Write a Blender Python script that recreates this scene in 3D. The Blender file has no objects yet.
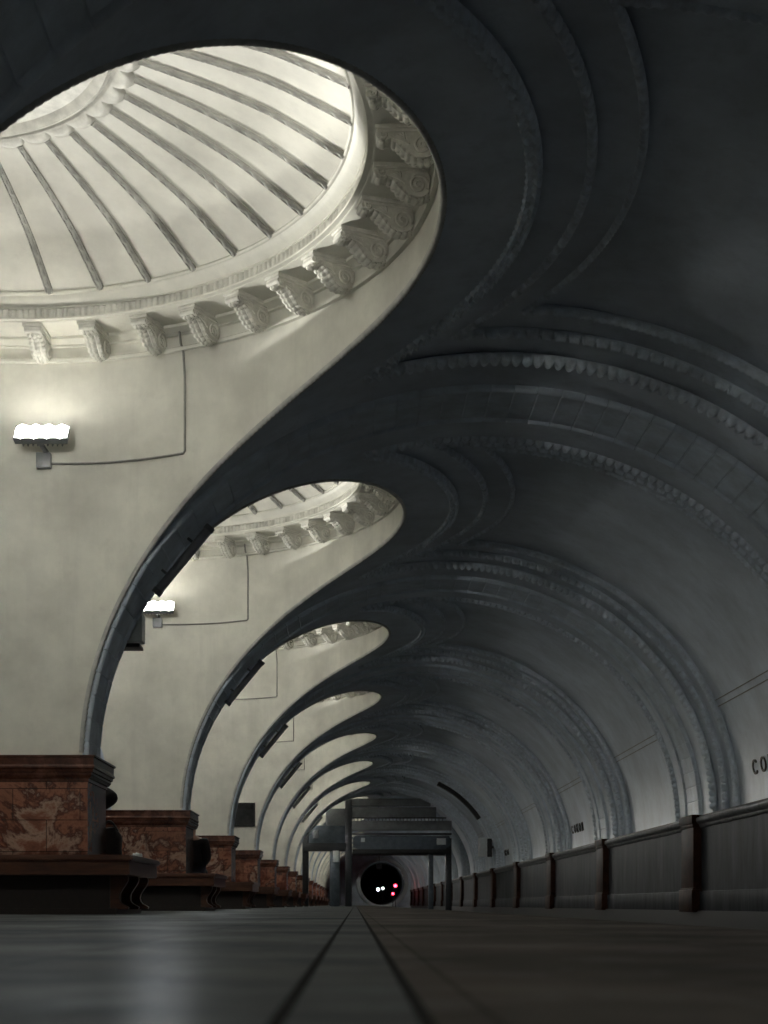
import bpy, bmesh, math, random
from math import sin, cos, pi, sqrt, radians, atan2, acos, hypot
from mathutils import Vector, Matrix
random.seed(7)
SC = bpy.context.scene
COL = SC.collection

# ------------------------------------------------------------------ plan of the station (metres, z = 0 on the platform)
CAMZ = 0.09
BAY = 7.95                      # pier to pier
XC = -3.06                      # line of the piers
RD = 3.65                       # radius of the drums under the domes
X0, RV, BV, ZS = 1.26, 3.81, 3.50, 1.40     # vault: centre, half span, rise, springing
Y1 = 14.20                      # pier 1
HB = BAY / 2
def pier_y(p): return Y1 + BAY * (p - 1)
def bay_y(b): return pier_y(b) - HB
CIRC = (4.26, 4.63, 4.94)       # circles of the stepped mouldings round each drum
WID = (2.875, 2.475, 2.125)     # half widths of the stepped panels
STEP = 0.065
BAYS = range(-2, 17)

# ------------------------------------------------------------------ helpers
def mesh_obj(name, verts, faces, mat, parent=None, smooth=True, angle=35, loc=None):
    me = bpy.data.meshes.new(name)
    me.from_pydata([tuple(v) for v in verts], [], faces)
    me.validate(clean_customdata=False)
    bm = bmesh.new(); bm.from_mesh(me)
    bmesh.ops.recalc_face_normals(bm, faces=bm.faces)
    bm.to_mesh(me); bm.free()
    if smooth:
        me.polygons.foreach_set('use_smooth', [True] * len(me.polygons))
        me.set_sharp_from_angle(angle=radians(angle))
    me.materials.append(mat)
    o = bpy.data.objects.new(name, me)
    COL.objects.link(o)
    if parent is not None: o.parent = parent
    if loc is not None: o.location = loc
    return o

def empty(name, loc=(0, 0, 0), rz=0.0):
    o = bpy.data.objects.new(name, None)
    o.empty_display_size = 0.2
    COL.objects.link(o)
    o.location = loc; o.rotation_euler = (0, 0, rz)
    return o

def tag(o, label=None, cat=None, group=None, kind=None):
    if label: o['label'] = label
    if cat: o['category'] = cat
    if group: o['group'] = group
    if kind: o['kind'] = kind
    return o

def structure(o, label=None):
    o['kind'] = 'structure'
    if label: o['label'] = label
    return o

def copy_tree(o, parent=None):
    c = o.copy(); COL.objects.link(c)
    if parent is not None: c.parent = parent
    for ch in list(o.children):
        copy_tree(ch, c)
    return c

class MB:
    """collects shapes for ONE mesh"""
    def __init__(s): s.v = []; s.f = []
    def add(s, vs, fs):
        n = len(s.v); s.v += [Vector(v) for v in vs]; s.f += [tuple(i + n for i in f) for f in fs]
    def box(s, x0, x1, y0, y1, z0, z1, M=None, bev=0.0):
        bm = bmesh.new(); bmesh.ops.create_cube(bm, size=1)
        for v in bm.verts:
            v.co = Vector(((x0 + x1) / 2 + v.co.x * (x1 - x0), (y0 + y1) / 2 + v.co.y * (y1 - y0), (z0 + z1) / 2 + v.co.z * (z1 - z0)))
        if bev > 0:
            bmesh.ops.bevel(bm, geom=bm.edges[:], offset=bev, segments=2, affect='EDGES', profile=0.6)
        s.bm(bm, M)
    def bm(s, bm, M=None):
        bm.verts.ensure_lookup_table(); bm.verts.index_update()
        vs = [(M @ v.co) if M else v.co.copy() for v in bm.verts]
        s.add(vs, [[v.index for v in f.verts] for f in bm.faces]); bm.free()
    def lathe(s, prof, n, a0=0.0, a1=2 * pi, c=(0, 0, 0)):
        full = abs(a1 - a0 - 2 * pi) < 1e-6
        m = n if full else n + 1
        vs = []
        for i in range(m):
            a = a0 + (a1 - a0) * i / n
            for r, z in prof: vs.append((c[0] + r * sin(a), c[1] + r * cos(a), c[2] + z))
        k = len(prof); fs = []
        for i in range(n):
            j = (i + 1) % m
            for q in range(k - 1): fs.append((i * k + q, j * k + q, j * k + q + 1, i * k + q + 1))
        s.add(vs, fs)
    def sweep(s, P, N, prof, cap=True):
        """P points, N normals, prof(i) -> list of (b, n) offsets"""
        n = len(P); vs = []; k = None
        for i in range(n):
            T = (P[min(i + 1, n - 1)] - P[max(i - 1, 0)]).normalized()
            B = T.cross(N[i]).normalized()
            pr = prof(i); k = len(pr)
            for b, h in pr: vs.append(P[i] + B * b + N[i] * h)
        fs = []
        for i in range(n - 1):
            for q in range(k - 1):
                fs.append((i * k + q, (i + 1) * k + q, (i + 1) * k + q + 1, i * k + q + 1))
        if cap:
            fs.append(tuple(range(k))); fs.append(tuple((n - 1) * k + q for q in range(k)))
        s.add(vs, fs)
    def tube(s, pts, r, n=8, cap=True):
        pts = [Vector(p) for p in pts]; m = len(pts)
        rr = r if isinstance(r, (list, tuple)) else [r] * m
        up = None; vs = []
        for i in range(m):
            T = (pts[min(i + 1, m - 1)] - pts[max(i - 1, 0)]).normalized()
            if up is None:
                up = Vector((0, 0, 1)) if abs(T.z) < 0.9 else Vector((1, 0, 0))
            A = T.cross(up).normalized(); up2 = A.cross(T).normalized(); up = up2
            for q in range(n):
                a = 2 * pi * q / n
                vs.append(pts[i] + (A * cos(a) + up2 * sin(a)) * rr[i])
        fs = []
        for i in range(m - 1):
            for q in range(n):
                fs.append((i * n + q, i * n + (q + 1) % n, (i + 1) * n + (q + 1) % n, (i + 1) * n + q))
        if cap:
            fs.append(tuple(range(n))); fs.append(tuple((m - 1) * n + q for q in range(n)))
        s.add(vs, fs)
    def prism(s, poly, M, depth):
        """polygon (u,v) extruded by depth along local w, mapped by matrix M"""
        n = len(poly)
        vs = [M @ Vector((u, v, 0)) for u, v in poly] + [M @ Vector((u, v, depth)) for u, v in poly]
        fs = [tuple(range(n)), tuple(range(n, 2 * n))] + [(i, (i + 1) % n, n + (i + 1) % n, n + i) for i in range(n)]
        s.add(vs, fs)
    def build(s, name, mat, parent=None, smooth=True, angle=35, loc=None):
        return mesh_obj(name, s.v, s.f, mat, parent, smooth, angle, loc)

def resample(fn, t0, t1, step):
    n = 600; pts = [fn(t0 + (t1 - t0) * i / n) for i in range(n + 1)]
    s = [0.0]
    for i in range(n): s.append(s[-1] + (pts[i + 1][0] - pts[i][0]).length)
    m = max(2, int(s[-1] / step)); out = []; j = 0
    for i in range(m + 1):
        d = s[-1] * i / m
        while j < n - 1 and s[j + 1] < d: j += 1
        t = (d - s[j]) / max(1e-9, s[j + 1] - s[j])
        out.append(fn(t0 + (t1 - t0) * (j + min(1, t)) / n))
    return [p for p, _ in out], [q for _, q in out]

# ------------------------------------------------------------------ materials
def new_mat(name):
    m = bpy.data.materials.new(name); m.use_nodes = True
    nt = m.node_tree; b = nt.nodes['Principled BSDF']
    return m, nt, b
def N(nt, t, **kw):
    n = nt.nodes.new(t)
    for k, v in kw.items():
        if k in n.inputs.keys(): n.inputs[k].default_value = v
        else: setattr(n, k, v)
    return n
def ramp(nt, stops):
    r = nt.nodes.new('ShaderNodeValToRGB'); e = r.color_ramp.elements
    while len(e) < len(stops): e.new(0.5)
    for i, (p, c) in enumerate(stops):
        e[i].position = p; e[i].color = (*c, 1) if len(c) == 3 else c
    return r
def coords(nt, scale=(1, 1, 1), world=True):
    if world:
        g = nt.nodes.new('ShaderNodeNewGeometry'); src = g.outputs['Position']
    else:
        g = nt.nodes.new('ShaderNodeTexCoord'); src = g.outputs['Object']
    mp = nt.nodes.new('ShaderNodeMapping'); mp.inputs['Scale'].default_value = scale
    nt.links.new(src, mp.inputs['Vector'])
    return mp.outputs['Vector']
def plain(name, col, rough=0.5, metal=0.0, var=0.15, scale=6.0, bump=0.0, bscale=60.0, spec=0.5):
    m, nt, b = new_mat(name)
    v = coords(nt)
    nz = N(nt, 'ShaderNodeTexNoise', Scale=scale, Detail=5.0, Roughness=0.6)
    nt.links.new(v, nz.inputs['Vector'])
    lo = tuple(max(0, c * (1 - var)) for c in col); hi = tuple(min(1, c * (1 + var)) for c in col)
    r = ramp(nt, [(0.3, lo), (0.7, hi)])
    nt.links.new(nz.outputs['Fac'], r.inputs['Fac']); nt.links.new(r.outputs['Color'], b.inputs['Base Color'])
    b.inputs['Roughness'].default_value = rough; b.inputs['Metallic'].default_value = metal
    b.inputs['Specular IOR Level'].default_value = spec
    if bump > 0:
        n2 = N(nt, 'ShaderNodeTexNoise', Scale=bscale, Detail=3.0); nt.links.new(v, n2.inputs['Vector'])
        bp = N(nt, 'ShaderNodeBump', Strength=bump, Distance=0.01)
        nt.links.new(n2.outputs['Fac'], bp.inputs['Height']); nt.links.new(bp.outputs['Normal'], b.inputs['Normal'])
    return m
def plaster(name, col, dirt, rough=0.55, streak=0.3, bump=0.15, spec=0.4):
    m, nt, b = new_mat(name)
    L = nt.links
    v = coords(nt)
    n1 = N(nt, 'ShaderNodeTexNoise', Scale=1.1, Detail=6.0, Roughness=0.62); L.new(v, n1.inputs['Vector'])
    r1 = ramp(nt, [(0.34, tuple(c * 0.72 for c in col)), (0.64, col)]); L.new(n1.outputs['Fac'], r1.inputs['Fac'])
    v2 = coords(nt, (5.0, 5.0, 0.35))
    n2 = N(nt, 'ShaderNodeTexNoise', Scale=1.0, Detail=4.0, Roughness=0.7); L.new(v2, n2.inputs['Vector'])
    r2 = ramp(nt, [(0.52, (0, 0, 0)), (0.78, (streak,) * 3)]); L.new(n2.outputs['Fac'], r2.inputs['Fac'])
    mx = N(nt, 'ShaderNodeMix', data_type='RGBA'); 
    L.new(r2.outputs['Color'], mx.inputs['Factor']); L.new(r1.outputs['Color'], mx.inputs[6]); mx.inputs[7].default_value = (*dirt, 1)
    n3 = N(nt, 'ShaderNodeTexNoise', Scale=3.7, Detail=8.0, Roughness=0.72); L.new(v, n3.inputs['Vector'])
    r3 = ramp(nt, [(0.56, (0, 0, 0)), (0.74, (0.45,) * 3)]); L.new(n3.outputs['Fac'], r3.inputs['Fac'])
    mx2 = N(nt, 'ShaderNodeMix', data_type='RGBA')
    L.new(r3.outputs['Color'], mx2.inputs['Factor']); L.new(mx.outputs[2], mx2.inputs[6]); mx2.inputs[7].default_value = (*[c * 0.7 for c in col], 1)
    L.new(mx2.outputs[2], b.inputs['Base Color'])
    b.inputs['Roughness'].default_value = rough; b.inputs['Specular IOR Level'].default_value = spec
    n4 = N(nt, 'ShaderNodeTexNoise', Scale=9.0, Detail=6.0, Roughness=0.6); L.new(v, n4.inputs['Vector'])
    bp = N(nt, 'ShaderNodeBump', Strength=bump, Distance=0.02); L.new(n4.outputs['Fac'], bp.inputs['Height']); L.new(bp.outputs['Normal'], b.inputs['Normal'])
    return m
def marble(name, stops, scale, warp, rough, course=None, joint=(0.03, 0.02, 0.02), vscale=(1, 1, 1), spec=0.5):
    m, nt, b = new_mat(name); L = nt.links
    v = coords(nt, vscale)
    nz = N(nt, 'ShaderNodeTexNoise', Scale=scale * 0.6, Detail=3.0); L.new(v, nz.inputs['Vector'])
    ad = N(nt, 'ShaderNodeVectorMath', operation='MULTIPLY_ADD'); L.new(nz.outputs['Color'], ad.inputs[0]); ad.inputs[1].default_value = (warp,) * 3; L.new(v, ad.inputs[2])
    n2 = N(nt, 'ShaderNodeTexNoise', Scale=scale, Detail=7.0, Roughness=0.68); L.new(ad.outputs[0], n2.inputs['Vector'])
    r = ramp(nt, stops); L.new(n2.outputs['Fac'], r.inputs['Fac'])
    out = r.outputs['Color']
    if course:
        # (height of a course, length of a block)
        g = nt.nodes.new('ShaderNodeNewGeometry'); sx = nt.nodes.new('ShaderNodeSeparateXYZ'); L.new(g.outputs['Position'], sx.inputs[0])
        s1 = N(nt, 'ShaderNodeMath', operation='ADD'); L.new(sx.outputs['X'], s1.inputs[0]); L.new(sx.outputs['Y'], s1.inputs[1])
        cb = nt.nodes.new('ShaderNodeCombineXYZ'); L.new(s1.outputs[0], cb.inputs['X']); L.new(sx.outputs['Z'], cb.inputs['Y'])
        br = N(nt, 'ShaderNodeTexBrick', Scale=1.0); br.inputs['Row Height'].default_value = course[0]; br.inputs['Brick Width'].default_value = course[1]
        br.inputs['Mortar Size'].default_value = 0.004; br.inputs['Mortar Smooth'].default_value = 0.1
        br.inputs['Color1'].default_value = (0.75,) * 3 + (1,); br.inputs['Color2'].default_value = (1.15,) * 3 + (1,); br.inputs['Mortar'].default_value = (0.25,) * 3 + (1,)
        L.new(cb.outputs[0], br.inputs['Vector'])
        ml = N(nt, 'ShaderNodeMix', data_type='RGBA', blend_type='MULTIPLY'); ml.inputs['Factor'].default_value = 1.0
        L.new(out, ml.inputs[6]); L.new(br.outputs['Color'], ml.inputs[7]); out = ml.outputs[2]
    L.new(out, b.inputs['Base Color'])
    b.inputs['Roughness'].default_value = rough; b.inputs['Specular IOR Level'].default_value = spec
    return m
def emitter(name, col, strength):
    m, nt, b = new_mat(name)
    b.inputs['Base Color'].default_value = (*col, 1)
    b.inputs['Emission Color'].default_value = (*col, 1); b.inputs['Emission Strength'].default_value = strength
    return m

M = {}
M['drum'] = plaster('cream_plaster', (0.74, 0.73, 0.655), (0.46, 0.45, 0.415), 0.6, 0.30, 0.10, 0.25)
M['dome'] = plaster('dome_plaster', (0.80, 0.785, 0.71), (0.55, 0.54, 0.5), 0.6, 0.12, 0.08, 0.25)
M['ribs'] = plain('shaded_rib_plaster', (0.40, 0.395, 0.365), 0.6, 0, 0.25, 9, 0.25, 45, 0.25)  # darker than the dome shell: shading along the ribs put into the colour
M['orn'] = plain('moulded_plaster', (0.60, 0.59, 0.54), 0.6, 0, 0.18, 9, 0.25, 45, 0.25)  # base tone lowered to carry the shade on the bracket cheeks
M['vault'] = plaster('grey_vault_plaster', (0.68, 0.755, 0.85), (0.36, 0.41, 0.47), 0.42, 0.45, 0.16, 0.45)
M['rib'] = plain('arch_stone', (0.60, 0.68, 0.77), 0.32, 0, 0.2, 4, 0.12, 30, 0.5)
M['mould'] = plain('moulding_plaster', (0.62, 0.69, 0.77), 0.34, 0, 0.25, 12, 0.1, 60, 0.5)
M['edge'] = plain('edge_plaster', (0.46, 0.46, 0.44), 0.5, 0, 0.2, 10, 0.1, 60, 0.4)
M['red'] = marble('red_marble', [(0.34, (0.022, 0.006, 0.005)), (0.43, (0.14, 0.042, 0.025)), (0.49, (0.27, 0.115, 0.07)), (0.53, (0.07, 0.021, 0.014)), (0.57, (0.34, 0.22, 0.165)), (0.62, (0.20, 0.08, 0.05)), (0.72, (0.05, 0.016, 0.011))], 1.0, 1.3, 0.26, (0.29, 0.62))
M['redcap'] = marble('dark_red_marble', [(0.3, (0.022, 0.008, 0.006)), (0.5, (0.085, 0.029, 0.017)), (0.7, (0.17, 0.075, 0.048))], 5.0, 0.4, 0.22)
M['pil'] = marble('brown_marble', [(0.3, (0.016, 0.008, 0.006)), (0.55, (0.048, 0.022, 0.015)), (0.75, (0.08, 0.04, 0.028))], 4.0, 0.4, 0.5, spec=0.02)
M['grey'] = marble('grey_wall_marble', [(0.30, (0.022, 0.025, 0.030)), (0.5, (0.048, 0.053, 0.061)), (0.72, (0.088, 0.094, 0.104))], 2.4, 0.2, 0.5, None, vscale=(1.5, 1.5, 0.28), spec=0.02)
M['ledge'] = marble('pale_ledge_marble', [(0.3, (0.07, 0.074, 0.08)), (0.6, (0.17, 0.175, 0.185))], 5.0, 0.3, 0.4, spec=0.1)
M['black'] = plain('black_granite', (0.012, 0.012, 0.013), 0.35, 0, 0.4, 40)
M['wood'] = marble('dark_bench_wood', [(0.3, (0.035, 0.012, 0.007)), (0.55, (0.085, 0.030, 0.014)), (0.8, (0.15, 0.06, 0.03))], 3.0, 0.25, 0.35, None, vscale=(1.2, 5, 9))
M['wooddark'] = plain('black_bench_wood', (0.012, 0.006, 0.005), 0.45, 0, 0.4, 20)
M['metal'] = plain('grey_painted_metal', (0.20, 0.21, 0.22), 0.4, 0.3, 0.15, 15)
M['pipe'] = plain('grey_conduit', (0.24, 0.24, 0.22), 0.45, 0.2, 0.15, 15)
M['darkmetal'] = plain('dark_metal', (0.035, 0.038, 0.045), 0.35, 0.4, 0.25, 12)
M['steel'] = plain('blue_grey_steel', (0.075, 0.095, 0.12), 0.4, 0.4, 0.35, 5)
M['panel'] = plain('grey_bridge_panel', (0.13, 0.14, 0.15), 0.5, 0.0, 0.3, 4)
M['board'] = plain('dark_board_paint', (0.02, 0.021, 0.022), 0.6, 0, 0.5, 7, spec=0.1)
M['tube'] = plain('grey_tube_metal', (0.30, 0.31, 0.33), 0.35, 0.2, 0.15, 12)
M['blackmat'] = plain('matt_black', (0.010, 0.010, 0.011), 0.6, 0, 0.3, 15)
M['white'] = plain('white_enamel', (0.62, 0.66, 0.68), 0.35, 0, 0.1, 10)
M['ballast'] = plain('dark_track_bed', (0.025, 0.024, 0.023), 0.9, 0, 0.5, 25, 0.6, 30)
M['lamp'] = emitter('lamp_lens', (1.0, 0.97, 0.88), 8.0)
M['redlight'] = emitter('red_signal_lens', (1.0, 0.03, 0.06), 5.0)
M['whitelight'] = emitter('white_signal_lens', (0.85, 0.92, 1.0), 5.0)
M['skin'] = plain('skin', (0.45, 0.27, 0.20), 0.5, 0, 0.08, 12)
M['coat'] = plain('black_coat_cloth', (0.014, 0.014, 0.017), 0.85, 0, 0.3, 40, 0.3, 120)
M['jeans'] = plain('dark_blue_cloth', (0.018, 0.024, 0.04), 0.85, 0, 0.3, 40, 0.3, 120)
M['hair'] = plain('dark_hair', (0.012, 0.009, 0.008), 0.5, 0, 0.4, 60, 0.4, 150)
M['shoe'] = plain('black_leather', (0.01, 0.01, 0.01), 0.3, 0, 0.3, 30)
M['bag'] = plain('dark_bag_cloth', (0.016, 0.015, 0.016), 0.8, 0, 0.4, 30, 0.4, 80)
M['letter'] = plain('black_letter_metal', (0.012, 0.013, 0.015), 0.4, 0.2, 0.2, 20)

def floor_mat():
    m, nt, b = new_mat('polished_floor_stone'); L = nt.links
    g = nt.nodes.new('ShaderNodeNewGeometry')
    mp = N(nt, 'ShaderNodeMapping'); L.new(g.outputs['Position'], mp.inputs['Vector'])
    n1 = N(nt, 'ShaderNodeTexNoise', Scale=0.9, Detail=7.0, Roughness=0.65); L.new(mp.outputs[0], n1.inputs['Vector'])
    r1 = ramp(nt, [(0.3, (0.06, 0.066, 0.074)), (0.52, (0.12, 0.127, 0.135)), (0.72, (0.19, 0.195, 0.20))]); L.new(n1.outputs['Fac'], r1.inputs['Fac'])
    # slabs laid in a grid across the platform
    br = N(nt, 'ShaderNodeTexBrick', Scale=1.0); br.offset = 0.0
    br.inputs['Brick Width'].default_value = 0.62; br.inputs['Row Height'].default_value = 0.62; br.inputs['Mortar Size'].default_value = 0.004
    br.inputs['Color1'].default_value = (0.82,) * 3 + (1,); br.inputs['Color2'].default_value = (1.1,) * 3 + (1,); br.inputs['Mortar'].default_value = (0.4,) * 3 + (1,)
    mp2 = N(nt, 'ShaderNodeMapping'); mp2.inputs['Location'].default_value = (0.31 + 0.2, 0.2, 0); L.new(g.outputs['Position'], mp2.inputs['Vector']); L.new(mp2.outputs[0], br.inputs['Vector'])
    ml = N(nt, 'ShaderNodeMix', data_type='RGBA', blend_type='MULTIPLY'); ml.inputs['Factor'].default_value = 0.55
    L.new(r1.outputs['Color'], ml.inputs[6]); L.new(br.outputs['Color'], ml.inputs[7])
    # warmer slabs towards the platform edge
    sx = nt.nodes.new('ShaderNodeSeparateXYZ'); L.new(g.outputs['Position'], sx.inputs[0])
    gt = N(nt, 'ShaderNodeMath', operation='GREATER_THAN'); L.new(sx.outputs['X'], gt.inputs[0]); gt.inputs[1].default_value = 0.053
    m2 = N(nt, 'ShaderNodeMix', data_type='RGBA', blend_type='MULTIPLY'); L.new(gt.outputs[0], m2.inputs['Factor']); L.new(ml.outputs[2], m2.inputs[6]); m2.inputs[7].default_value = (0.92, 0.80, 0.72, 1)
    n2 = N(nt, 'ShaderNodeTexNoise', Scale=6.0, Detail=5.0); L.new(mp.outputs[0], n2.inputs['Vector'])
    r2 = ramp(nt, [(0.3, (0.18,) * 3), (0.7, (0.32,) * 3)]); L.new(n2.outputs['Fac'], r2.inputs['Fac'])
    bp = N(nt, 'ShaderNodeBump', Strength=0.05, Distance=0.01); L.new(n1.outputs['Fac'], bp.inputs['Height'])
    df = nt.nodes.new('ShaderNodeBsdfDiffuse'); gl = nt.nodes.new('ShaderNodeBsdfAnisotropic'); ms = nt.nodes.new('ShaderNodeMixShader')
    L.new(m2.outputs[2], df.inputs['Color']); L.new(bp.outputs['Normal'], df.inputs['Normal']); L.new(bp.outputs['Normal'], gl.inputs['Normal'])
    gl.inputs['Color'].default_value = (0.82, 0.90, 1.0, 1); L.new(r2.outputs['Color'], gl.inputs['Roughness'])
    r3 = ramp(nt, [(0.3, (0.010,) * 3), (0.7, (0.032,) * 3)]); L.new(n1.outputs['Fac'], r3.inputs['Fac']); L.new(r3.outputs['Color'], ms.inputs[0])
    L.new(df.outputs[0], ms.inputs[1]); L.new(gl.outputs[0], ms.inputs[2])
    L.new(ms.outputs[0], nt.nodes['Material Output'].inputs['Surface']); nt.nodes.remove(b)
    return m
M['floor'] = floor_mat()
M['joint'] = plain('dark_floor_joint', (0.035, 0.035, 0.036), 0.9, 0, 0.3, 20, spec=0.0)

# ------------------------------------------------------------------ vault geometry
def vault_pt(th, y, out=0.0):
    nx, nz = cos(th) / RV, sin(th) / BV
    l = hypot(nx, nz)
    return Vector((X0 + RV * cos(th) + out * nx / l, y, ZS + BV * sin(th) + out * nz / l))
def vault_in(th):
    nx, nz = cos(th) / RV, sin(th) / BV
    l = hypot(nx, nz)
    return Vector((-nx / l, 0, -nz / l))
def th_of(x): return acos(max(-1, min(1, (x - X0) / RV)))
def e0(x):
    q = RD * RD - (x - XC) ** 2
    return sqrt(q) if q > 0 else 0.0

def vault_columns():
    ths = {round(pi * i / 110, 6) for i in range(111)}
    for r in (RD,) + CIRC:
        for a in [0, .6, 1.2, 2, 3, 4, 5.5, 7, 9, 12, 15, 19, 23, 28, 33, 38, 44]:
            x = XC + r * cos(radians(a))
            if X0 - RV < x < X0 + RV: ths.add(round(th_of(x), 6))
    for r, w in zip(CIRC, WID):
        ths.add(round(th_of(XC + sqrt(r * r - w * w)), 6))
    return sorted(ths)
def column(th, tip_high=False):
    """(dy, level) pairs from the bay's middle to the pier line"""
    x = X0 + RV * cos(th)
    dx = x - XC
    def c(r):
        q = r * r - dx * dx
        return sqrt(q) if q > 1e-9 else 0.0
    lo, hi = c(RD), HB
    cs, ws, flat = [], [], []
    a, z = lo, hi
    for r, w in zip(CIRC, WID):
        ck, wk = c(r), w
        flat.append(ck >= wk)
        if ck >= wk:
            m_ = min(max(wk, a), z); ck = wk = m_
        ck = max(ck, a); wk = min(wk, z)
        cs.append(ck); ws.append(wk); a, z = ck, wk
    def lv(k): return sum(1 for q in range(k) if not flat[q])
    pts = []
    lev0 = sum(1 for r in CIRC if (dx > r + 1e-6) or (tip_high and abs(dx - r) < 1e-4))
    pts.append((lo, lev0))
    for k in range(3):
        pts.append((cs[k], max(lv(k), lev0))); pts.append((cs[k], max(lv(k + 1), lev0)))
    for k in (2, 1, 0):
        pts.append((ws[k], lv(k + 1))); pts.append((ws[k], lv(k)))
    pts.append((hi, 0))
    return pts
def build_ceiling():
    cols = []
    for th in vault_columns():
        x = X0 + RV * cos(th)
        if any(abs(x - XC - r) < 1e-4 for r in CIRC):
            cols.append((th, column(th, True))); cols.append((th, column(th, False)))
        else:
            cols.append((th, column(th)))
    V, F = [], []
    k = len(cols[0][1])
    for b in BAYS:
        for sg in (1, -1):
            base = len(V)
            for th, pts in cols:
                for dy, lv in pts: V.append(vault_pt(th, bay_y(b) + sg * dy, STEP * lv))
            for i in range(len(cols) - 1):
                for q in range(k - 1):
                    f = (base + i * k + q, base + i * k + q + 1, base + (i + 1) * k + q + 1, base + (i + 1) * k + q)
                    F.append(f)
    me = bpy.data.meshes.new('ceiling'); me.from_pydata([tuple(v) for v in V], [], F)
    bm = bmesh.new(); bm.from_mesh(me)
    bmesh.ops.remove_doubles(bm, verts=bm.verts[:], dist=1e-5)
    bmesh.ops.dissolve_degenerate(bm, edges=bm.edges[:], dist=1e-5)
    bmesh.ops.recalc_face_normals(bm, faces=bm.faces[:])
    bm.to_mesh(me); bm.free()
    me.polygons.foreach_set('use_smooth', [True] * len(me.polygons)); me.set_sharp_from_angle(angle=radians(30))
    me.materials.append(M['vault'])
    o = bpy.data.objects.new('ceiling', me); COL.objects.link(o); structure(o)
    c = o.copy(); COL.objects.link(c); c.scale = (-1, 1, 1); c.location = (2 * XC, 0, 0)
    return o
build_ceiling()

YA, YB = bay_y(-2) - HB, bay_y(16) + HB        # ends of the hall
XW = X0 + RV                                    # face of the track wall
XE = 1.46                                       # platform edge

# ------------------------------------------------------------------ floor, track pit, walls
mb = MB()
XEL = 2 * XC - XE
mb.box(XEL, XE, YA, YB, -0.12, 0.0)
mb.build('floor', M['floor'], None, False)['kind'] = 'structure'
f = bpy.data.objects['floor']
for nm, x0, x1 in (('trim_1', -0.066, -0.054), ('trim_2', 0.049, 0.061)):
    mb = MB(); mb.box(x0, x1, YA, YB, -0.02, 0.0006); structure(mb.build(nm, M['joint'], None, False))
mb = MB()
mb.box(XE - 0.3, XW + 0.3, YA, YB, -1.3, -1.15)
mb.add([(XE - 0.05, YA, -0.12), (XE - 0.05, YB, -0.12), (XE - 0.05, YB, -1.2), (XE - 0.05, YA, -1.2)], [(0, 1, 2, 3)])
structure(mb.build('floor_track_bed', M['ballast'], None, False))

def right_wall():
    mb = MB()
    mb.add([(XW, YA, 0.16), (XW, YB, 0.16), (XW, YB, ZS), (XW, YA, ZS)], [(0, 1, 2, 3)])
    structure(mb.build('wall_right', M['grey'], None, False))
    mb = MB()
    P = [Vector((XW, YA, 0)), Vector((XW, YB, 0))]
    prof = [(0.0, 1.215), (0.025, 1.22), (0.04, 1.245), (0.04, 1.26), (0.075, 1.28), (0.09, 1.305), (0.09, 1.345), (0.075, 1.36), (0.045, 1.365), (0.035, 1.39), (-0.30, 1.402)]
    vs = [(XW - a, y, z) for y in (YA, YB) for a, z in prof]; k = len(prof)
    mb.add(vs, [(q, q + 1, k + q + 1, k + q) for q in range(k - 1)])
    structure(mb.build('trim_3', M['ledge']))
    mb = MB()
    mb.box(XW - 0.035, XW + 0.1, YA, YB, 0.0, 0.285, bev=0.008)
    structure(mb.build('trim_4', M['grey'], None, True))
    mb = MB()
    mb.box(XW - 0.07, XW + 0.1, YA, YB, -1.2, 0.002)
    structure(mb.build('baseboard_right', M['black'], None, False))
    # same wall across the other track
    mb = MB()
    xl = 2 * XC - XW
    mb.add([(xl, YA, -1.2), (xl, YB, -1.2), (xl, YB, ZS), (xl, YA, ZS)], [(0, 1, 2, 3)])
    mb.add([(xl - .1, YA, -1.2), (xl - .1, YB, -1.2), (XEL + .1, YB, -1.2), (XEL + .1, YA, -1.2)], [(0, 1, 2, 3)])
    structure(mb.build('wall_left', M['grey'], None, False))
right_wall()

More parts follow.
